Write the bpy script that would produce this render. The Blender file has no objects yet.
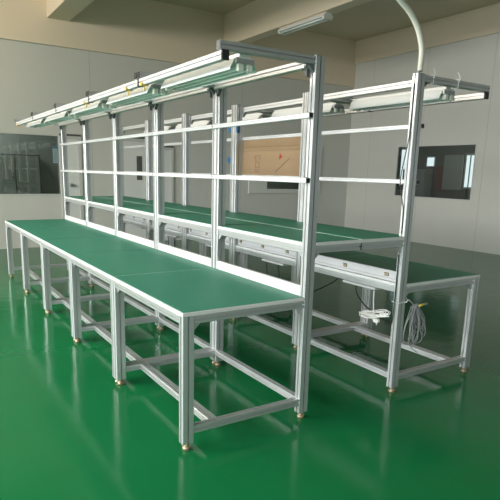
import bpy, math, random
from mathutils import Vector, Matrix
random.seed(7)
SC = bpy.context.scene
COL = SC.collection

# ------------------------------------------------------------------ materials
def new_mat(name):
    m = bpy.data.materials.new(name); m.use_nodes = True
    return m, m.node_tree.nodes, m.node_tree.links, m.node_tree.nodes['Principled BSDF']

def mat(name, col, rough=.5, metal=0.0, spec=.5, bump=0.0, bscale=60, var=0.0, vscale=8, coat=0.0):
    m, n, l, b = new_mat(name)
    b.inputs['Base Color'].default_value = (*col, 1)
    b.inputs['Roughness'].default_value = rough
    b.inputs['Metallic'].default_value = metal
    b.inputs['Specular IOR Level'].default_value = spec
    b.inputs['Coat Weight'].default_value = coat
    tc = n.new('ShaderNodeTexCoord')
    if var:
        t = n.new('ShaderNodeTexNoise'); t.inputs['Scale'].default_value = vscale; t.inputs['Detail'].default_value = 5
        l.new(tc.outputs['Object'], t.inputs['Vector'])
        mx = n.new('ShaderNodeMix'); mx.data_type = 'RGBA'
        mx.inputs['A'].default_value = (*[c*(1-var) for c in col], 1)
        mx.inputs['B'].default_value = (*[min(1, c*(1+var)) for c in col], 1)
        l.new(t.outputs['Fac'], mx.inputs['Factor']); l.new(mx.outputs['Result'], b.inputs['Base Color'])
    if bump:
        t2 = n.new('ShaderNodeTexNoise'); t2.inputs['Scale'].default_value = bscale; t2.inputs['Detail'].default_value = 3
        l.new(tc.outputs['Object'], t2.inputs['Vector'])
        bp = n.new('ShaderNodeBump'); bp.inputs['Strength'].default_value = bump; bp.inputs['Distance'].default_value = .01
        l.new(t2.outputs['Fac'], bp.inputs['Height']); l.new(bp.outputs['Normal'], b.inputs['Normal'])
    return m

def panel_mat(name, col, axis, period, offset, rough=.45):
    """painted sandwich panels: fine dark joints every `period` metres along an axis"""
    m, n, l, b = new_mat(name)
    b.inputs['Roughness'].default_value = rough
    b.inputs['Specular IOR Level'].default_value = .35
    g = n.new('ShaderNodeNewGeometry'); s = n.new('ShaderNodeSeparateXYZ')
    l.new(g.outputs['Position'], s.inputs[0])
    def math_(op, a, bb=None):
        q = n.new('ShaderNodeMath'); q.operation = op
        for i, v in enumerate((a, bb)):
            if v is None: continue
            if isinstance(v, (int, float)): q.inputs[i].default_value = v
            else: l.new(v, q.inputs[i])
        return q.outputs[0]
    v = math_('ADD', s.outputs[axis], -offset)
    v = math_('DIVIDE', v, period)
    v = math_('FRACT', v)
    v = math_('SUBTRACT', v, .5); v = math_('ABSOLUTE', v)
    v = math_('GREATER_THAN', v, .5 - .006/period)
    t = n.new('ShaderNodeTexNoise'); t.inputs['Scale'].default_value = .9; t.inputs['Detail'].default_value = 4
    l.new(g.outputs['Position'], t.inputs['Vector'])
    mx = n.new('ShaderNodeMix'); mx.data_type = 'RGBA'
    mx.inputs['A'].default_value = (*[c*.97 for c in col], 1); mx.inputs['B'].default_value = (*[c*1.03 for c in col], 1)
    l.new(t.outputs['Fac'], mx.inputs['Factor'])
    m2 = n.new('ShaderNodeMix'); m2.data_type = 'RGBA'
    m2.inputs['B'].default_value = (*[c*.78 for c in col], 1)
    l.new(v, m2.inputs['Factor']); l.new(mx.outputs['Result'], m2.inputs['A'])
    l.new(m2.outputs['Result'], b.inputs['Base Color'])
    return m

def glass_mat(name, tint, refl=.10):
    m, n, l, b = new_mat(name)
    n.remove(b)
    out = [x for x in n if x.type == 'OUTPUT_MATERIAL'][0]
    tr = n.new('ShaderNodeBsdfTransparent'); tr.inputs['Color'].default_value = (*tint, 1)
    gl = n.new('ShaderNodeBsdfGlossy'); gl.inputs['Roughness'].default_value = .02
    gl.inputs['Color'].default_value = (.9, .92, .92, 1)
    fr = n.new('ShaderNodeLayerWeight'); fr.inputs['Blend'].default_value = .25
    mr = n.new('ShaderNodeMapRange'); mr.inputs['To Min'].default_value = refl; mr.inputs['To Max'].default_value = .6
    l.new(fr.outputs['Fresnel'], mr.inputs['Value'])
    mx = n.new('ShaderNodeMixShader')
    l.new(mr.outputs['Result'], mx.inputs[0]); l.new(tr.outputs[0], mx.inputs[1]); l.new(gl.outputs[0], mx.inputs[2])
    l.new(mx.outputs[0], out.inputs['Surface'])
    return m

def floor_mat():
    m, n, l, b = new_mat('green_epoxy')
    b.inputs['Specular IOR Level'].default_value = .16
    g = n.new('ShaderNodeNewGeometry')
    t = n.new('ShaderNodeTexNoise'); t.inputs['Scale'].default_value = 1.3; t.inputs['Detail'].default_value = 6
    l.new(g.outputs['Position'], t.inputs['Vector'])
    mx = n.new('ShaderNodeMix'); mx.data_type = 'RGBA'
    mx.inputs['A'].default_value = (.0046, .102, .031, 1); mx.inputs['B'].default_value = (.0062, .120, .038, 1)
    l.new(t.outputs['Fac'], mx.inputs['Factor']); l.new(mx.outputs['Result'], b.inputs['Base Color'])
    rr = n.new('ShaderNodeMapRange'); rr.inputs['To Min'].default_value = .10; rr.inputs['To Max'].default_value = .17
    l.new(t.outputs['Fac'], rr.inputs['Value']); l.new(rr.outputs['Result'], b.inputs['Roughness'])
    t2 = n.new('ShaderNodeTexNoise'); t2.inputs['Scale'].default_value = 5; t2.inputs['Detail'].default_value = 2
    l.new(g.outputs['Position'], t2.inputs['Vector'])
    bp = n.new('ShaderNodeBump'); bp.inputs['Strength'].default_value = .10; bp.inputs['Distance'].default_value = .02
    l.new(t2.outputs['Fac'], bp.inputs['Height']); l.new(bp.outputs['Normal'], b.inputs['Normal'])
    return m

def emit_mat(name, col, s):
    m, n, l, b = new_mat(name)
    b.inputs['Base Color'].default_value = (0, 0, 0, 1)
    b.inputs['Emission Color'].default_value = (*col, 1); b.inputs['Emission Strength'].default_value = s
    return m

ALU = mat('brushed_aluminium', (.60, .61, .61), .39, .8)
BAR = mat('satin_aluminium', (.72, .72, .72), .42, .45)
STEEL = mat('zinc_steel', (.30, .31, .31), .42, .8)
BOARD = mat('white_board_edge', (.56, .56, .545), .45)
MAT_G = mat('green_bench_mat', (.030, .205, .132), .46, spec=.22, bump=.05, bscale=350, var=.06, vscale=5)
WHITE = mat('white_painted_panel', (.50, .50, .495), .4)
TRUNK = mat('light_grey_trunking', (.44, .44, .44), .42)
BLACK = mat('black_plastic', (.012, .012, .013), .45)
BRACK = mat('dark_grey_bracket', (.11, .115, .12), .5)
GUSS = mat('grey_cast_bracket', (.42, .43, .43), .45, .5)
BRASS = mat('brass_foot', (.36, .29, .19), .4, .7)
LAMPW = mat('white_enamel', (.84, .85, .85), .35)
TUBE = mat('frosted_tube', (.80, .86, .84), .25)
HOLD = mat('cream_lamp_holder', (.80, .80, .72), .4)
YELL = mat('yellow_plastic', (.75, .52, .06), .4)
BLUE = mat('blue_tape', (.012, .10, .22), .5)
GREYC = mat('grey_cable_jacket', (.24, .245, .25), .45)
WHITEC = mat('white_cord', (.78, .78, .76), .4)
CREAMC = mat('cream_hose', (.74, .72, .64), .4)
TIE = mat('clear_white_nylon', (.78, .80, .78), .35)
SOCK = mat('brown_socket', (.10, .075, .05), .45)
SOCKP = mat('bronze_socket_insert', (.35, .29, .17), .4)
CARD = mat('brown_fibreboard', (.29, .195, .115), .75, spec=.15, var=.10, vscale=3, bump=.05, bscale=80)
PRINT = mat('faded_brown_print', (.17, .095, .05), .8)
RED = mat('red_print', (.27, .02, .02), .7)
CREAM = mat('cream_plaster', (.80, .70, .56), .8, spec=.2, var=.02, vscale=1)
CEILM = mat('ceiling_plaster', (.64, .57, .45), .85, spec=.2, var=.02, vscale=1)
FARW = panel_mat('grey_white_panels_far', (.64, .645, .615), 0, 3.3, 1.25)
RIGW = panel_mat('grey_white_panels_right', (.64, .645, .615), 1, 1.53, 7.27)
DOORM = mat('pale_door_paint', (.76, .78, .78), .4)
FRAME = mat('window_frame_paint', (.60, .61, .60), .4)
DFRAME = mat('dark_frame', (.10, .105, .10), .5)
GLASS = glass_mat('tinted_glass', (.62, .65, .62), .06)
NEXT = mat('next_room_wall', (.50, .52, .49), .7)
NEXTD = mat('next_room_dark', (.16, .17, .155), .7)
SKYPANE = emit_mat('daylit_window', (.80, .9, 1.0), 3.0)
NOTB = mat('notice_blue', (.05, .17, .25), .5)
NOTP = mat('notice_pale_blue', (.34, .42, .45), .5)
FLOORM = floor_mat()

# ------------------------------------------------------------------ mesh helpers
class MB:
    def __init__(s): s.v = []; s.f = []; s.mi = []; s.smooth = []
    def add(s, vs, fs, mi=0, sm=False):
        o = len(s.v); s.v += [tuple(v) for v in vs]
        for f in fs: s.f.append([i+o for i in f]); s.mi.append(mi); s.smooth.append(sm)
        return s
    def box(s, x0, x1, y0, y1, z0, z1, mi=0, c=0.0):
        if x1 < x0: x0, x1 = x1, x0
        if y1 < y0: y0, y1 = y1, y0
        if c <= 0:
            vs = [(x, y, z) for z in (z0, z1) for y in (y0, y1) for x in (x0, x1)]
            return s.add(vs, [(0,2,3,1),(4,5,7,6),(0,1,5,4),(2,6,7,3),(0,4,6,2),(1,3,7,5)], mi)
        def ring(z, i):
            a0, a1, b0, b1 = x0+i, x1-i, y0+i, y1-i
            return [(a0+c, b0, z), (a1-c, b0, z), (a1, b0+c, z), (a1, b1-c, z), (a1-c, b1, z), (a0+c, b1, z), (a0, b1-c, z), (a0, b0+c, z)]
        vs = ring(z0, c) + ring(z0+c, 0) + ring(z1-c, 0) + ring(z1, c)
        fs = [list(range(7, -1, -1)), list(range(24, 32))]
        for k in range(3):
            for i in range(8):
                j = (i+1) % 8
                fs.append((k*8+i, k*8+j, k*8+8+j, k*8+8+i))
        return s.add(vs, fs, mi)
    def poly(s, pts, origin, ax, ay, az, length, mi=0):
        """extrude a 2-D outline (in ax, ay) along az"""
        o, ax, ay, az = map(Vector, (origin, ax, ay, az))
        n = len(pts)
        vs = [o + ax*p[0] + ay*p[1] for p in pts] + [o + ax*p[0] + ay*p[1] + az*length for p in pts]
        fs = [list(range(n-1, -1, -1)), list(range(n, 2*n))] + [(i, (i+1) % n, n+(i+1) % n, n+i) for i in range(n)]
        return s.add(vs, fs, mi)
    def lathe(s, prof, c=(0,0,0), n=16, mi=0):
        vs = []; fs = []
        for r, z in prof:
            for k in range(n):
                a = 2*math.pi*k/n; vs.append((c[0]+r*math.cos(a), c[1]+r*math.sin(a), c[2]+z))
        m = len(prof)
        for j in range(m-1):
            for k in range(n):
                q = (k+1) % n; fs.append((j*n+k, j*n+q, (j+1)*n+q, (j+1)*n+k))
        fs.append(list(range(n-1, -1, -1))); fs.append([(m-1)*n+k for k in range(n)])
        return s.add(vs, fs, mi, True)
    def tube(s, pts, r, n=8, mi=0, closed=False):
        pts = [Vector(p) for p in pts]; N = len(pts); vs = []; fs = []
        ref = None
        for i, p in enumerate(pts):
            a = pts[(i-1) % N] if (closed or i > 0) else p
            b = pts[(i+1) % N] if (closed or i < N-1) else p
            t = (b-a).normalized()
            if ref is None:
                ref = t.cross(Vector((0,0,1)))
                if ref.length < .1: ref = t.cross(Vector((1,0,0)))
            ref = (ref - t*ref.dot(t)).normalized()
            bi = t.cross(ref)
            for k in range(n):
                an = 2*math.pi*k/n
                vs.append(p + ref*(r*math.cos(an)) + bi*(r*math.sin(an)))
        for i in range(N if closed else N-1):
            j = (i+1) % N
            for k in range(n):
                q = (k+1) % n; fs.append((i*n+k, i*n+q, j*n+q, j*n+k))
        if not closed:
            fs.append(list(range(n-1, -1, -1))); fs.append([(N-1)*n+k for k in range(n)])
        return s.add(vs, fs, mi, True)
    def slot(s, p0, p1, w, h, side, d=None, mi=0):
        """T-slot extrusion from p0 to p1 (axis line through the section's centre); w along `side`, h along the other"""
        p0, p1 = Vector(p0), Vector(p1); az = (p1-p0); ln = az.length; az.normalize()
        ax = Vector(side).normalized(); ay = az.cross(ax)
        k_ = min(w, h); d = d or k_*.26
        g = k_*.092; c = .003; t = k_*.06; gi = k_*.17
        def edge(a, b):      # local outline of one side: half-length a, half-offset b
            return [(-a+c, -b), (-g, -b), (-g, -b+t), (-gi, -b+t), (-gi, -b+d), (gi, -b+d), (gi, -b+t), (g, -b+t), (g, -b), (a-c, -b)]
        pts = []
        for k in range(4):
            a, b = ((w/2, h/2), (h/2, w/2))[k % 2]
            cs, sn = (1, 0, -1, 0)[k], (0, 1, 0, -1)[k]
            pts += [(x*cs - y*sn, x*sn + y*cs) for x, y in edge(a, b)]
        return s.poly(pts, p0, ax, ay, az, ln, mi)
    def build(s, name, mats, parent=None, fix=True):
        me = bpy.data.meshes.new(name)
        me.from_pydata(s.v, [], s.f)
        for m in (mats if isinstance(mats, (list, tuple)) else [mats]): me.materials.append(m)
        me.polygons.foreach_set('material_index', s.mi)
        me.polygons.foreach_set('use_smooth', s.smooth)
        me.update()
        import bmesh
        b = bmesh.new(); b.from_mesh(me); bmesh.ops.recalc_face_normals(b, faces=b.faces); b.to_mesh(me); b.free()
        o = bpy.data.objects.new(name, me); COL.objects.link(o)
        if parent is not None: o.parent = parent
        return o

def spline(pts, k=8, closed=False):
    P = [Vector(p) for p in pts]; n = len(P); out = []
    for i in range(n if closed else n-1):
        if closed: a, b, c, d = P[i-1], P[i], P[(i+1) % n], P[(i+2) % n]
        else: a, b, c, d = P[max(i-1, 0)], P[i], P[i+1], P[min(i+2, n-1)]
        for j in range(k):
            t = j/k
            out.append(.5*((2*b)+(c-a)*t+(2*a-5*b+4*c-d)*t*t+(3*b-a-3*c+d)*t**3))
    if not closed: out.append(P[-1])
    return out

def tag(o, label, cat, group=None):
    o['label'] = label; o['category'] = cat
    if group: o['group'] = group
    return o
def empty(name, loc=(0,0,0)):
    o = bpy.data.objects.new(name, None); o.location = loc; o.empty_display_size = .1; COL.objects.link(o); return o
def struct(name, mb, mats, parent=None):
    o = mb.build(name, mats, parent)
    if parent is None: o['kind'] = 'structure'
    return o

# ------------------------------------------------------------------ room
XL, XR, YB, YF, ZC = -5.2, 7.74, -6.0, 7.95, 4.56
struct('floor', MB().box(XL-.2, XR+3.2, YB-.2, YF+2.6, -.12, 0), FLOORM)
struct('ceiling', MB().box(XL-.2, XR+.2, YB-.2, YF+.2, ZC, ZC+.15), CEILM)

def wall_with_holes(axis, pos, thick, a0, a1, z0, z1, holes, upper=()):
    """wall in plane axis=pos (thickness away); holes = [(a0,a1,z0,z1)] sorted along a, not overlapping"""
    mb = MB()
    def bx(p, q, r, t):
        if q-p < 1e-4 or t-r < 1e-4: return
        if axis == 1: mb.box(p, q, pos, pos+thick, r, t)
        else: mb.box(pos, pos+thick, p, q, r, t)
    cur = a0
    for h in holes:
        bx(cur, h[0], z0, z1); bx(h[0], h[1], z0, h[2]); cur = h[1]
        up = [u for u in upper if u[0] == h[0]]
        if up: bx(h[0], h[1], h[3], up[0][2]); bx(h[0], h[1], up[0][3], z1)
        else: bx(h[0], h[1], h[3], z1)
    bx(cur, a1, z0, z1)
    return mb
WIN1 = (-2.4, .665, .97, 2.02)
DOOR1 = (.70, 1.03, 0, 2.0)
WIN2 = (5.25, 6.62, 1.07, 1.94)
WIN3 = (4.39, 6.38, .98, 2.09)
struct('wall_back', wall_with_holes(1, YF, .12, XL-.2, XR+.12, 0, ZC, [WIN1, WIN2]), FARW)
struct('wall_right', wall_with_holes(0, XR, .12, YB-.2, YF, 0, ZC, [WIN3]), RIGW)
LW = [(-5.2, -3.4, .9, 2.5), (-2.9, -1.1, .9, 2.5), (-.6, 1.2, .9, 2.5), (1.7, 3.5, .9, 2.5), (4.0, 5.8, .9, 2.5)]
BW = [(-3.4, -1.6, .9, 2.5), (-1.0, .8, .9, 2.5), (4.4, 5.8, .9, 2.5), (6.0, 7.4, .9, 2.5)]  # unseen front-wall windows; right-hand pair added to light the room's right side
ADDED_CW = [(1.7, 3.5, 3.3, 4.2), (4.0, 5.8, 3.3, 4.2)]  # high windows added out of view to brighten the upper wall and beams
struct('wall_left', wall_with_holes(0, XL-.2, .2, YB-.2, YF, 0, ZC, LW[:3] + [(1.7, 3.5, .9, 2.5), (4.0, 5.8, .9, 2.5)], ADDED_CW), CREAM)
struct('wall_front', wall_with_holes(1, YB-.2, .2, XL-.2, XR+.12, 0, ZC, BW), mat('darkened_unseen_wall', (.26, .27, .24), .8))  # unseen wall, coloured dark so near metal faces reflect less light
# downstand beams of the concrete frame
struct('trim_1', MB().box(XL, XR, YF-.05, YF, 3.52, ZC), CREAM)
struct('trim_2', MB().box(XR-.05, XR, YB, YF-.05, 4.055, ZC), CREAM)
struct('beam_1', MB().box(.53, .90, YB, YF-.05, 3.95, ZC), CREAM)
struct('beam_2', MB().box(4.04, 4.27, YB, YF-.05, 3.95, ZC), CREAM)
# windows beside and behind the camera; high ones and front wall's right pair added for light
def plain_window(name, axis, pos, h):
    mb = MB(); a0, a1, z0, z1 = h; w = .05
    def bx(p, q, r, t):
        if axis == 0: mb.box(pos-.03, pos+.03, p, q, r, t)
        else: mb.box(p, q, pos-.03, pos+.03, r, t)
    bx(a0, a0+w, z0, z1); bx(a1-w, a1, z0, z1); bx(a0+w, a1-w, z0, z0+w); bx(a0+w, a1-w, z1-w, z1)
    bx((a0+a1)/2-w/2, (a0+a1)/2+w/2, z0+w, z1-w)
    return struct(name, mb, FRAME)
k = 4
for h in LW + ADDED_CW: plain_window('window_%d' % k, 0, XL-.1, h); k += 1
for h in BW: plain_window('window_%d' % k, 1, YB-.1, h); k += 1

# dark glazed partition in the back wall, left
w1 = struct('window_1', MB().box(WIN1[0], WIN1[1], YF-.01, YF+.13, WIN1[2]-.03, WIN1[2]).box(WIN1[0], WIN1[1], YF-.004, YF+.12, WIN1[3]-.02, WIN1[3])
            .box(WIN1[1]-.025, WIN1[1], YF-.004, YF+.12, WIN1[2], WIN1[3]-.02), FRAME)
MB().box(WIN1[0], WIN1[1]-.025, YF+.03, YF+.038, WIN1[2], WIN1[3]-.02).build('glass_pane', GLASS, w1)
# room behind it
struct('wall_beyond_1', MB().box(-3.4, 1.6, YF+1.3, YF+1.4, 0, 3.0).box(-3.5, -3.4, YF+.12, YF+1.4, 0, 3.0).box(1.6, 1.7, YF+.12, YF+1.4, 0, 3.0)
       .box(-3.5, 1.7, YF+.12, YF+1.4, 3.0, 3.1), NEXT)
cb = empty('wall_cabinet', (0, YF+1.29, 0)); tag(cb, 'grey two-door cabinet behind the dark glass at far left', 'cabinet')
y0 = YF+.95; cb.location = (0, 0, 0)
MB().box(-1.05, .50, y0, YF+1.29, .02, 1.68).build('body', NEXTD, cb)
for a, b in ((-1.03, -.48), (-.46, .03), (.05, .48)):
    dd = MB().box(a, b, y0-.02, y0, .06, 1.65, c=.004).build('door', NEXT, cb)
MB().box(-.035, -.015, y0-.045, y0-.02, 1.2, 1.34).build('handle', BLACK, cb)
# blue notice on the wall by the glass
yg = YF+.0298
nt = tag(MB().box(.535, .615, yg-.006, yg, 1.52, 1.82).build('notice_sign', NOTP), 'small blue printed notice on the dark glass at far left', 'notice')
MB().box(.535, .615, yg-.008, yg-.006, 1.775, 1.82).build('header', NOTB, nt)
t = MB()
for a in (.545, .567, .589):
    for q in range(7): t.box(a, a+.016, yg-.0075, yg-.006, 1.54+q*.032, 1.556+q*.032)
t.build('text_lines', NOTB, nt)
# doors in the back wall
def door(name, a0, a1, zt, handle=None, slot=None):
    fr = MB().box(a0-.05, a0, YF-.03, YF, 0, zt+.05).box(a1, a1+.05, YF-.03, YF, 0, zt+.05).box(a0, a1, YF-.03, YF, zt, zt+.05)
    o = struct(name, fr, FRAME)
    MB().box(a0+.004, a1-.004, YF-.014, YF-.002, .01, zt-.004).build('door_leaf', DOORM, o)
    MB().box(a0-.05, a1+.05, YF-.036, YF-.002, zt+.05, zt+.085).build('lintel_strip', DFRAME, o)
    if handle:
        MB().box(handle-.03, handle+.03, YF-.05, YF-.014, 1.10, 1.16, c=.006).box(handle-.02, handle+.08, YF-.065, YF-.05, 1.12, 1.14, c=.004).build('door_handle', STEEL, o)
    if slot:
        MB().box(slot[0], slot[1], YF-.020, YF-.014, slot[2], slot[3]).build('vision_panel', DFRAME, o)
    return o
door('door_1', .70, .99, 1.96, handle=.83)
door('door_2', 1.72, 2.30, 1.98, slot=(2.12, 2.23, 1.24, 1.70))
door('door_3', 2.66, 2.86, 1.84)
# white framed window, right part of the back wall
w2 = struct('window_2', MB().box(4.76, 5.25, YF-.03, YF+.02, .98, 2.06).box(6.62, 6.83, YF-.03, YF+.02, .98, 2.06)
            .box(5.25, 6.62, YF-.03, YF+.02, .98, 1.07).box(5.25, 6.62, YF-.03, YF+.02, 1.94, 2.06), mat('white_window_surround', (.70, .72, .70), .4))
MB().box(5.25, 6.62, YF+.05, YF+.058, 1.07, 1.94).build('glass_pane', GLASS, w2)
struct('wall_beyond_2', MB().box(4.2, 7.4, YF+1.3, YF+1.4, 0, 2.6).box(4.1, 4.2, YF+.12, YF+1.4, 0, 2.6).box(7.4, 7.5, YF+.12, YF+1.4, 0, 2.6).box(4.1, 7.5, YF+.12, YF+1.4, 2.6, 2.7), NEXT)
# dark window in the right wall, with the next room behind
w3 = struct('window_3', MB().box(XR-.008, XR+.12, WIN3[0], WIN3[0]+.02, WIN3[2], WIN3[3]).box(XR-.008, XR+.12, WIN3[1]-.02, WIN3[1], WIN3[2], WIN3[3])
            .box(XR-.008, XR+.12, WIN3[0]+.02, WIN3[1]-.02, WIN3[2], WIN3[2]+.02).box(XR-.008, XR+.12, WIN3[0]+.02, WIN3[1]-.02, WIN3[3]-.02, WIN3[3]), FRAME)
MB().box(XR+.02, XR+.028, WIN3[0]+.02, WIN3[1]-.02, WIN3[2]+.02, WIN3[3]-.02).build('glass_pane', GLASS, w3)
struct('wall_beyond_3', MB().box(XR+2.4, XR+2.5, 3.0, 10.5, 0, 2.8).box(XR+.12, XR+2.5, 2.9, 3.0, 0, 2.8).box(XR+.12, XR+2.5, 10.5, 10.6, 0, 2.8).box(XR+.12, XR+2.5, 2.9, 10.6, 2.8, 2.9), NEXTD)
xb = XR+2.395
wb = struct('window_beyond_1', MB().box(xb-.03, xb, 8.02, 8.9, 1.15, 2.2).box(xb-.03, xb, 7.2, 7.5, 1.68, 1.96).box(xb-.03, xb, 5.9, 6.32, 1.15, 2.02), FRAME)
MB().box(xb-.034, xb-.03, 8.07, 8.85, 1.2, 2.15).box(xb-.034, xb-.03, 7.24, 7.46, 1.71, 1.93).box(xb-.034, xb-.03, 5.95, 6.14, 1.2, 1.97).box(xb-.034, xb-.03, 6.18, 6.27, 1.2, 1.97).build('daylit_pane', SKYPANE, wb)
tag(MB().box(xb-.06, xb-.04, 6.80, 7.14, 1.08, 1.70, c=.004).build('red_board', RED), 'dark red board beyond the dark window in the right wall', 'board')
tag(MB().box(xb-.10, xb-.07, 6.32, 6.88, 1.12, 1.98, c=.004).build('notice_board', NEXT), 'pale board beside the red one beyond the right wall window', 'board')
tag(MB().box(xb-.45, xb-.12, 7.17, 7.9, .002, 1.62, c=.01).build('metal_locker', NEXT), 'grey locker beyond the dark window in the right wall', 'locker')

# ceiling-mounted lamp on the beam
cl = empty('ceiling_light', (4.16, 5.42, 3.95)); tag(cl, 'white twin fluorescent batten fixed under the concrete ceiling beam', 'lamp')
MB().poly([(-.05, 0), (-.10, -.05), (-.10, -.065), (.10, -.065), (.10, -.05), (.05, 0)], (0, -.62, 0), (1,0,0), (0,0,1), (0,1,0), 1.24).build('housing', LAMPW, cl)
for s in (-1, 1):
    MB().tube([(s*.05, -.58, -.082), (s*.05, .58, -.082)], .014).build('tube', TUBE, cl)
    MB().box(-.09, .09, s*.60-.018, s*.60+.018, -.10, -.065, c=.004).build('lamp_holder', HOLD, cl)

# ------------------------------------------------------------------ workbench units, two back-to-back rows of five
SX, SY, L, H, HP, HD, R4 = .066, .046, 1.0513, .75, 2.037, 1.061, .042
ZBAR = (1.402, 1.7395)
DB = .7945 + SX                          # bench-side face of the right-hand row's uprights
N = 5
def unit(X0, y0, sg, depth, arm, mid, first, last, label, group):
    """one free-standing bench: u runs from the uprights' bench-side face to the bench front"""
    root = empty('workbench', (X0, y0, 0)); tag(root, label, 'workbench', group)
    X = lambda u: sg*u
    B = lambda mb, nm, m, par=root: mb.build(nm, m, par)
    def bracket(par, u, y, z, du, dy, m=GUSS):
        c = .042; pts = [(0, 0), (c, 0), (c*.75, -c*.22), (c*.22, -c*.75), (0, -c)]; mb = MB()
        if dy: mb.poly(pts, (X(u)-.011, y, z), (0, dy, 0), (0, 0, 1), (1, 0, 0), .022)
        else: mb.poly(pts, (X(u), y-.011, z), (X(du), 0, 0), (0, 0, 1), (0, 1, 0), .022)
        return mb.build('corner_bracket', m, par)
    e = .0006
    zr = H-.02-R4/2; zb = H-.02-R4; zd = HD-.02-R4/2; zdb = HD-.02-R4
    for k, y in enumerate((e+SY/2, L-e-SY/2)):
        inw = 1 if k == 0 else -1
        outer = (k == 0 and first) or (k == 1 and last)
        leg = B(MB().slot((X(depth-SX/2), y, .042), (X(depth-SX/2), y, H-.02), SX, SY-2*e, (1,0,0)), 'leg', ALU)
        top = HP
        post = B(MB().slot((X(-SX/2), y, .042), (X(-SX/2), y, top), SX, SY-2*e, (1,0,0)), 'upright_post', ALU)
        MB().box(X(-SX+.003), X(-.003), y-SY/2+.003, y+SY/2-.003, top, top+.004, c=.0015).build('end_cap', GUSS, post)
        for par, uu in ((leg, depth-SX/2), (post, -SX/2)):
            MB().lathe([(.020, 0), (.0222, .003), (.0222, .013), (.0222, .016), (.015, .021), (.010, .023), (.010, .029), (.018, .030), (.018, .040), (.009, .0405), (.009, .045)], (X(uu), y, 0), 14).build('levelling_foot', BRASS, par)
        bracket(leg, depth-SX, y, zb, -1, 0); bracket(leg, depth-SX/2, y+inw*SY/2, zb, 0, inw)
        bracket(post, -.024, y+inw*SY/2, zdb, 0, inw); bracket(post, .0105, y+inw*SY/2, 1.9755, 0, inw, BRACK if sg < 0 else ALU)
        bracket(post, -SX, y, zdb, -1, 0); bracket(post, 0, y, zb, 1, 0)
        B(MB().slot((X(0), y, zr), (X(depth-SX), y, zr), SY-2*e, R4, (0,1,0)), 'cross_rail', ALU)
        B(MB().slot((X(0), y, .111), (X(depth-SX), y, .111), R4, R4, (0,1,0)), 'foot_rail', ALU)
        B(MB().slot((X(-SX), y, zd), (X(mid+.003), y, zd), SY-2*e, R4, (0,1,0)), 'deck_cross_rail', ALU)
        B(MB().box(X(mid), X(mid+.003), y-SY/2+e, y+SY/2-e, HD-.062, HD-.022), 'end_cap', BLACK)
        ar = B(MB().slot((X(0), y, 2.015), (X(arm), y, 2.015), SY-2*e-.004, R4, (0,1,0)), 'overhead_arm', ALU)
        MB().box(X(arm), X(arm+.004), y-SY/2+.004, y+SY/2-.004, 1.996, 2.034, c=.001).build('end_cap', BRACK if outer else BLACK, ar)
        bracket(post, 0, y, 1.9935, 1, 0, BRACK)
    q0, q1 = SY, L-SY
    def rail(nm, u, z, w, h, r0=q0, r1=q1, m=ALU): return B(MB().slot((X(u), r0, z), (X(u), r1, z), w, h, (1,0,0)), nm, m)
    rail('front_rail', depth-SX*.34, zr, SX*.68, R4)
    rail('rear_rail', -.022, zr, R4, R4)
    rail('rear_foot_rail', -.022, .111, R4, R4)
    rail('middle_foot_rail', depth*.74, .111, R4*1.35, R4, SY/2+R4/2, L-SY/2-R4/2)
    rail('deck_front_rail', -.022, zd, R4, R4)
    rail('deck_seam_rail', mid+.024, zd, R4, R4)
    rail('top_rail', .0215, 1.997, R4, .042, q0, q1, BAR)
    lr = rail('lamp_rail', arm-.024, 1.972, .036, .042, .012, L-.012, BAR)
    for r0, r1 in ((e, .012), (L-.012, L-e)): MB().box(X(arm-.043), X(arm-.005), r0, r1, 1.949, 1.9935).build('end_cap', BLACK, lr)
    for z in ZBAR:
        br = rail('hanging_bar', .0145, z, .028, .028, .003, L-.003, BAR)
        for r0, r1 in ((e, .003), (L-.003, L-e)): MB().box(X(.003), X(.026), r0, r1, z-.012, z+.012).build('end_cap', BLACK, br)
        for yy in (SY/2, L-SY/2): MB().lathe([(.006, 0), (.006, .003), (.003, .004)], (X(.0145), yy, z+.0141), 8).build('bolt', BLACK, br)
    m0 = .010 if first else .008; m1 = L-.010 if last else L-.008
    bd = B(MB().box(X(.001), X(depth), e, L-e, H-.02, H, c=.002).box(X(-.044), X(.001), q0+e, q1-e, H-.02, H-.001), 'bench_top', BOARD)
    MB().box(X(.004), X(depth-.009), m0, m1, H, H+.002).build('mat', MAT_G, bd)
    up = B(MB().box(X(-.024), X(-.001), q0+.001, q1-.001, H+.0002, H+(.062 if sg < 0 else .072), c=.002), 'upstand', WHITE if sg < 0 else TRUNK)
    if sg > 0:
        MB().box(X(-.0252), X(-.024), q0+.002, q1-.002, H+.018, H+.021).build('groove', STEEL, up)
        MB().box(X(-.029), X(-.003), q0+.0005, q0+.012, H-.06, H+.070).build('end_cap', BLACK, up)
        for q in ((.15, .53, .88) if first else (.20, .55, .90)):
            yq = q*L
            so = MB().box(X(-.029), X(-.024), yq-.020, yq+.020, H+.030, H+.054, c=.002).build('socket', SOCK, up)
            for d in (-.009, .009): MB().box(X(-.0302), X(-.029), yq+d-.005, yq+d+.005, H+.035, H+.049).build('insert', SOCKP, so)
        jb = B(MB().box(X(-.060), X(.01), .22, .54, H-.080, H-.0625, c=.003), 'junction_tray', WHITE)
        MB().box(X(-.012), X(-.002), .24, .52, H-.086, H-.080).build('lip', TRUNK, jb)
    dk = B(MB().box(X(-SX-e), X(mid), e, L-e, HD-.02, HD, c=.002).box(X(-.001), X(-SX-e), q0+e, q1-e, HD-.02, HD-.0005), 'deck_board', BOARD)
    MB().box(X(-SX-.005), X(mid+.014), m0, m1, HD, HD+.002).box(X(-.007), X(-SX-.005), q0+.006, q1-.006, HD, HD+.002).build('mat', MAT_G, dk)
    return root
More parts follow.
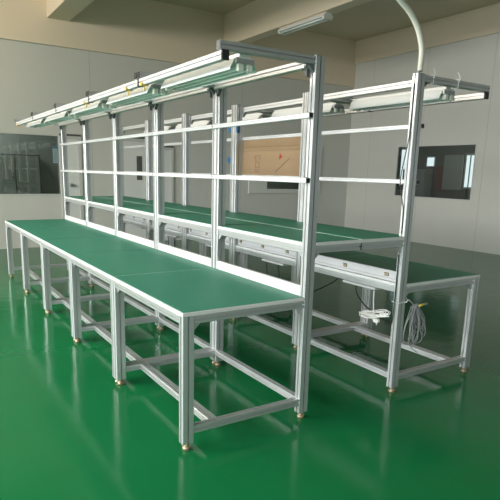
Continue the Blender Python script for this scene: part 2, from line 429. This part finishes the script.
NEAR = ['aluminium workbench at the near end of the front row, closest to the camera',
        'second aluminium workbench from the near end of the front row, green mat top',
        'middle aluminium workbench of the five in the front row',
        'fourth aluminium workbench from the near end of the front row',
        'aluminium workbench at the far left end of the front row']
FAR = ['aluminium workbench at the near end of the rear row, grey cable hank on its corner',
       'second workbench of the rear row, brown fibreboard standing on its bar',
       'middle workbench of the five in the rear row, power sockets behind its bench',
       'fourth workbench from the near end of the rear row, behind the front row',
       'workbench at the far end of the rear row, nearest the back wall doors']
for i in range(N):
    unit(.010, i*L, -1, .764, .566, -.414, i == 0, i == N-1, NEAR[i], 'workbenches in the front row')
for i in range(N):
    unit(DB, i*L, 1, .780, .642, -.4335, i == 0, i == N-1, FAR[i], 'workbenches in the rear row')

# ------------------------------------------------------------------ task lamps
LZ = .068
def make_lamp():
    r = empty('fluorescent_lamp'); ln = .86
    MB().box(-.034, .034, 0, ln, .048, LZ, c=.002).box(-.05, .05, .001, ln-.001, .020, .0479).build('gear_box', LAMPW, r)
    sh = MB()
    for s in (-1, 1):
        sh.poly([(s*.040, .0478), (s*.0505, .0478), (s*.078, -.002), (s*.080, -.013), (s*.077, -.013), (s*.075, -.002), (s*.0502, .0435)], (0, .012, 0), (1,0,0), (0,0,1), (0,1,0), ln-.024)
    sh.build('reflector', LAMPW, r)
    for y in (-.004, ln-.002):
        MB().box(-.053, .053, y, y+.006, .018, .042, c=.001).build('end_plate', GUSS, r)
    for s in (-1, 1):
        for y in (-.006, ln-.020):
            MB().box(s*.026-.017, s*.026+.017, y, y+.026, -.018, .018, c=.004).build('lamp_holder', HOLD, r)
        MB().tube([(s*.026, .020, .000), (s*.026, ln-.020, .000)], .0125, 10).build('tube', TUBE, r)
        MB().tube([(s*.026, ln+.006, .000), (s*.026, ln+.022, .000)], .009, 10).build('plug', BLACK, r)
    MB().box(-.015, .015, -.0480, .9095, LZ+.0003, LZ+.0033).build('mounting_strip', LAMPW, r)
    return r
def copy_tree(o, parent=None):
    c = o.copy(); COL.objects.link(c)
    if parent is not None: c.parent = parent
    for ch in list(o.children): copy_tree(ch, c)
    return c
proto = make_lamp()
wordsA = ['nearest lamp over the front row, twin tubes under a white reflector',
          'second lamp from the near end over the front row, white reflector',
          'middle lamp of the five white lamps over the front row',
          'second lamp from the far end over the front row, white reflector',
          'farthest white lamp over the front row, at the far left end']
wordsB = ['nearest lamp over the rear row, white reflector close to the cream hose',
          'second lamp from the near end over the rear row, above the fibreboard',
          'middle lamp of the five white lamps over the rear row',
          'second lamp from the far end over the rear row, white reflector',
          'farthest white lamp over the rear row, at its far end']
for rw, (cx, ws) in enumerate(((-.365, wordsA), (DB+.352, wordsB))):
    for i in range(N):
        o = proto if (rw == 0 and i == 0) else copy_tree(proto)
        o.location = (cx, i*L+.095, 1.945)
        tag(o, ws[i], 'lamp', 'lamps over the front row' if rw == 0 else 'lamps over the rear row')

# ------------------------------------------------------------------ small things on the frames
def clip(y, label):
    r = empty('yellow_clip', (-.538, y, 1.9505)); tag(r, label, 'clip', 'yellow clips on the lamp rail')
    MB().box(-.022, .022, -.012, .012, -.005, 0, c=.0012).box(-.024, -.020, -.012, .012, -.005, .016).box(.020, .024, -.012, .012, -.005, .016).build('jaw', YELL, r)
    MB().tube(spline([(0, 0, -.005), (0, 0, -.020), (0, .008, -.030), (0, .016, -.024)], 5), .004, 6).build('hook', YELL, r)
clip(.98, 'yellow clip nearest the camera on the front lamp rail')
clip(1.25, 'yellow clip just beyond the first pair of black-capped arms')
clip(2.20, 'yellow clip on the front lamp rail beside the middle arms')
clip(5.10, 'yellow clip on the front lamp rail at its far left end')

# fibreboard standing on the lower bar in the second bay of the rear row
cbd = tag(MB().box(.866, .882, L+SY+.03, 2*L-SY-.004, ZBAR[0]+.0143, ZBAR[1]-.0146, c=.0015).build('fibreboard_panel', CARD), 'brown fibreboard panel with a red arrow, standing on a bar of the rear row', 'panel')
cx_ = .8654
MB().poly([(0, 0), (.050, .022), (.008, .055)], (cx_, 1.470, 1.548), (0, -1, 0), (0, 0, 1), (1, 0, 0), .0006).build('printed_arrow', RED, cbd)
st = MB()
def stroke(y0, y1, z0, z1, m=0): st.box(cx_, cx_+.0006, y0, y1, z0, z1, m)
for zz in (1.585, 1.565, 1.545): stroke(1.80, 1.84, zz-.003, zz+.003)
stroke(1.834, 1.84, 1.545, 1.588); stroke(1.755, 1.761, 1.545, 1.588); stroke(1.755, 1.785, 1.582, 1.588)
stroke(1.765, 1.83, 1.525, 1.530); stroke(1.765, 1.83, 1.478, 1.483); stroke(1.765, 1.771, 1.483, 1.525); stroke(1.824, 1.83, 1.483, 1.525)
for zz in (1.462, 1.450, 1.438): stroke(1.76, 1.84, zz-.002, zz+.002)
st.build('printed_stamp', PRINT, cbd)
mk = MB().box(cx_+.0002, cx_+.0006, 1.14, 2.03, 1.660, 1.6625).box(cx_+.0002, cx_+.0006, 1.14, 2.03, 1.625, 1.627)
mk.poly([(0, 0), (.20, .115), (.20, .125), (0, .012)], (cx_, 1.52, 1.44), (0, -1, 0), (0, 0, 1), (1, 0, 0), .0006)
mk.build('scuff_marks', PRINT, cbd)

# blue tape pieces beside the third pair of uprights of the rear row
def tape(y0, y1, z0, z1, label):
    tag(MB().box(.792, .824, y0, y1, z0, z1, c=.002).build('blue_tape', BLUE), label, 'tape', 'blue tape on the uprights')
tape(2*L-SY-.022, 2*L-SY-.0005, 1.79, 1.87, 'tall blue tape piece just above the fibreboard corner')
tape(2*L+SY+.0005, 2*L+SY+.050, 1.80, 1.86, 'upper of two blue tape pieces left of the fibreboard')
tape(2*L+SY+.0005, 2*L+SY+.050, 1.52, 1.575, 'lower of two blue tape pieces left of the fibreboard')

# hose from the ceiling to the rear row
hp = spline([(.838, .030, 2.0585), (.864, .05, 2.153), (.849, .05, 2.224), (.802, .05, 2.306), (.724, .05, 2.375), (.617, .05, 2.434), (.42, .05, 2.56), (.25, .05, 2.9), (.2, .05, 3.5), (.2, .05, ZC)], 8)
tag(MB().tube(hp, .0165, 12).build('hose', CREAMC), 'cream flexible hose curving down from the ceiling onto the corner upright', 'hose')
xs = .7945
bc = spline([(xs-.0045, SY/2, 1.98), (xs-.0045, SY/2, 1.85), (xs-.006, SY/2, 1.72), (xs-.012, .024, 1.64), (xs-.020, .042, 1.50), (xs-.022, .052, 1.40), (xs-.015, .030, 1.29), (xs-.006, SY/2, 1.22), (xs-.0045, SY/2, 1.08)], 8)
tag(MB().tube(bc, .0032, 6).build('black_cable', BLACK), 'thin black cable looping beside the rear row corner upright above the deck', 'cable')
bc = spline([(xs-.0045, .030, .945), (xs-.0045, .030, .80), (xs-.0045, .030, .70), (xs-.006, .034, .52), (xs-.002, .052, .47)], 8)
tag(MB().tube(bc, .0032, 6).build('black_cable', BLACK), 'thin black cable running down the rear row corner upright below the deck', 'cable')
def tie(pts, label, tail):
    tag(MB().tube(pts, .0026, 6, closed=True).tube(tail, .0022, 6).build('cable_tie', TIE), label, 'cable tie', 'white cable ties')
def arm_loop(x): return [(x, -.002, 1.990), (x, .048, 1.990), (x, .048, 2.040), (x, -.002, 2.040)]
tie(arm_loop(.93), 'white cable tie on the rear row arm, next to the corner upright', spline([(.93, -.003, 2.02), (.935, -.006, 2.05), (.926, .002, 2.078)], 5))
tie(arm_loop(1.17), 'white cable tie on the rear row arm, above the nearest lamp', spline([(1.17, -.003, 2.02), (1.175, -.006, 2.05), (1.158, .002, 2.080)], 5))
g = .004
tie([(xs-.012, -g, .632), (DB+g, -g, .629), (DB+g, SY+g, .632), (xs-.012, SY+g, .632)], 'white cable tie round the corner upright of the rear row', spline([(DB, -g, .631), (DB+.02, -.007, .645), (DB+.036, -.006, .636)], 5))

# hank of grey network cable
nk = empty('network_cable', (.936, .0, .60)); tag(nk, 'hank of grey network cable with yellow plug hanging at the rear row corner', 'cable')
mb = MB(); rr = random.Random(11)
for q in range(13):
    f = q/12
    ang = math.radians(-8 + 44*f + rr.uniform(-5, 5)); ln = (.29-.06*f) + rr.uniform(-.07, .02); wd = rr.uniform(.026, .055)
    yy = rr.uniform(-.022, .012); top = Vector((rr.uniform(-.006, .02), yy, rr.uniform(-.015, .012)))
    dx, dz = math.sin(ang), -math.cos(ang); nx, nz = -dz, dx; pts = []
    for a in range(12):
        th = 2*math.pi*a/12
        along = (1-math.cos(th))/2*ln; side = math.sin(th)*wd*(.5+.8*along/ln)
        x = top.x+dx*along+nx*side; z = top.z+dz*along+nz*side
        pts.append(Vector((max(x, -.066), yy+math.sin(th*2+q)*.007, z)))
    mb.tube(spline(pts, 4, True), .0031, 6, closed=True)
mb.tube(spline([(-.020, .062, .122), (-.016, .062, .08), (-.006, .056, .04), (.004, .01, .012), (.01, 0, -.02)], 6), .0036, 6)
mb.tube(spline([(.00, -.004, -.01), (.03, -.012, .0), (.045, -.015, -.005)], 5), .0034, 6)
mb.tube(spline([(-.03, -.012, -.22), (-.01, -.014, -.27), (.03, -.012, -.31), (.07, -.012, -.335)], 6), .0031, 6)
mb.build('cable_loops', GREYC, nk)
MB().tube([(.035, -.015, -.006), (.085, -.016, .002)], .008, 8).build('yellow_boot', YELL, nk)
MB().box(.085, .120, -.023, -.009, -.004, .009, c=.002).build('plug', GREYC, nk)

# white mains cord under the junction tray
pc = empty('power_cord', (.814, .222, .505)); tag(pc, 'coiled white mains cord with plug hanging under the rear row bench', 'cord')
mb = MB(); rr = random.Random(5)
for q in range(6):
    ph = q*.9; pts = []
    for a in range(14):
        th = 2*math.pi*a/14
        pts.append((.022*math.sin(th)+rr.uniform(-.003, .003), (.135-.018*(q % 4))*math.cos(th+.10*q), (.016+.004*(q % 3))*math.sin(th)+.003*q-.008+.008*math.sin(2*th+ph)-.02*math.cos(th)))
    mb.tube(spline(pts, 3, True), .0036, 6, closed=True)
mb.tube(spline([(.004, .018, .156), (.004, .018, .10), (.002, .010, .04), (0, .0, 0)], 6), .0046, 6)
mb.tube(spline([(0, .045, -.005), (0, .04, -.03), (0, .01, -.040), (0, -.006, -.036)], 6), .0046, 6)
mb.build('cord_loops', WHITEC, pc)
MB().box(-.016, .016, -.046, -.006, -.058, -.026, c=.006).box(-.010, .010, -.050, -.046, -.05, -.034, c=.001).tube([(0, -.03, -.058), (0, -.03, -.074)], .004, 8).build('plug', WHITEC, pc)

# black cables under the rear row's bench backs
def droop(pts, label):
    tag(MB().tube(spline([(p[0]+.008, p[1], p[2]) for p in pts], 8), .0048, 6).build('black_cable', BLACK), label, 'cable', 'black cables under the rear row')
droop([(.830, .44, .663), (.83, .42, .60), (.84, .34, .53), (.86, .20, .47), (.872, .09, .455), (.874, .062, .47)], 'black cable drooping below the nearest junction tray to the corner upright')
droop([(.80, .60, .682), (.80, .66, .64), (.80, .78, .575), (.80, .92, .51), (.80, 1.0, .49)], 'black cable sagging beside the nearest front-row upright')
for j, wd in ((1, 'second'), (2, 'middle'), (3, 'fourth')):
    droop([(.83, j*L+.34, .663), (.83, j*L+.32, .55), (.84, j*L+.42, .47), (.84, j*L+.50, .53), (.83, j*L+.51, .663)],
          'black cable looping below the tray of the %s rear-row workbench' % wd)

# ------------------------------------------------------------------ light
def area(name, loc, rot, sx, sy, power, col, spread=180):
    d = bpy.data.lights.new(name, 'AREA'); d.shape = 'RECTANGLE'; d.size = sx; d.size_y = sy; d.energy = power; d.color = col; d.spread = math.radians(spread)
    o = bpy.data.objects.new(name, d); o.location = loc; o.rotation_euler = rot; COL.objects.link(o); return o
DAY = (.96, 1.0, 1.0)
for h in LW:
    area('window_and_fill_light', (XL-.24, (h[0]+h[1])/2, (h[2]+h[3])/2), (math.radians(64), 0, -math.pi/2), h[1]-h[0], h[3]-h[2], 112, DAY, 90)
for h in BW:
    area('window_and_fill_light', ((h[0]+h[1])/2, YB-.24, (h[2]+h[3])/2), (math.radians(66), 0, 0), h[1]-h[0], h[3]-h[2], 14, DAY, 80)  # weak fill from the front wall, partly through the added right-hand windows
for h in ADDED_CW:
    area('window_and_fill_light', (XL-.24, (h[0]+h[1])/2, (h[2]+h[3])/2), (math.radians(90), 0, -math.pi/2), h[1]-h[0], h[3]-h[2], 230, (1.0, .92, .83))  # warm fill behind the added high windows, for upper wall and beams
area('beyond_fill', (-1.2, YF+.75, 2.95), (0, 0, 0), 1.2, .3, 60, DAY)  # this and the next two: fill added to lighten rooms behind the glass
area('beyond_fill', (5.8, YF+.75, 2.55), (0, 0, 0), 1.0, .3, 10, DAY)
area('beyond_fill', (XR+1.2, 6.5, 2.75), (0, 0, 0), 1.2, .3, 8, DAY)

w = bpy.data.worlds.new('sky'); SC.world = w; w.use_nodes = True
bg = w.node_tree.nodes['Background']; bg.inputs[0].default_value = (.80, .88, 1.0, 1); bg.inputs[1].default_value = 1.0

# ------------------------------------------------------------------ camera
cam = bpy.data.cameras.new('camera'); co = bpy.data.objects.new('camera', cam); COL.objects.link(co)
Rt = Vector((0.8477797214, -0.5298611669, 0.0227307657)); Up = Vector((0.0920892853, 0.1892814928, 0.9775950491)); Fw = Vector((0.5222921668, 0.8266919984, -0.2092635475))
M = Matrix((( Rt.x, Up.x, -Fw.x, -1.8770), (Rt.y, Up.y, -Fw.y, -2.29819), (Rt.z, Up.z, -Fw.z, 1.43770), (0, 0, 0, 1)))
co.matrix_world = M
cam.sensor_width = 36; cam.sensor_fit = 'HORIZONTAL'
cam.lens = 534.47/500*36
cam.shift_x = (250-239.845)/500; cam.shift_y = (286.523-250)/500
cam.clip_start = .05; cam.clip_end = 100
SC.camera = co
vs = SC.view_settings
vs.view_transform = 'Standard'; vs.look = 'None'; vs.gamma = 1; vs.exposure = -.2; vs.use_curve_mapping = False
cy = SC.cycles
cy.max_bounces = 10; cy.diffuse_bounces = 6; cy.glossy_bounces = 5; cy.transparent_max_bounces = 12
cy.use_denoising = True; cy.sample_clamp_indirect = 8
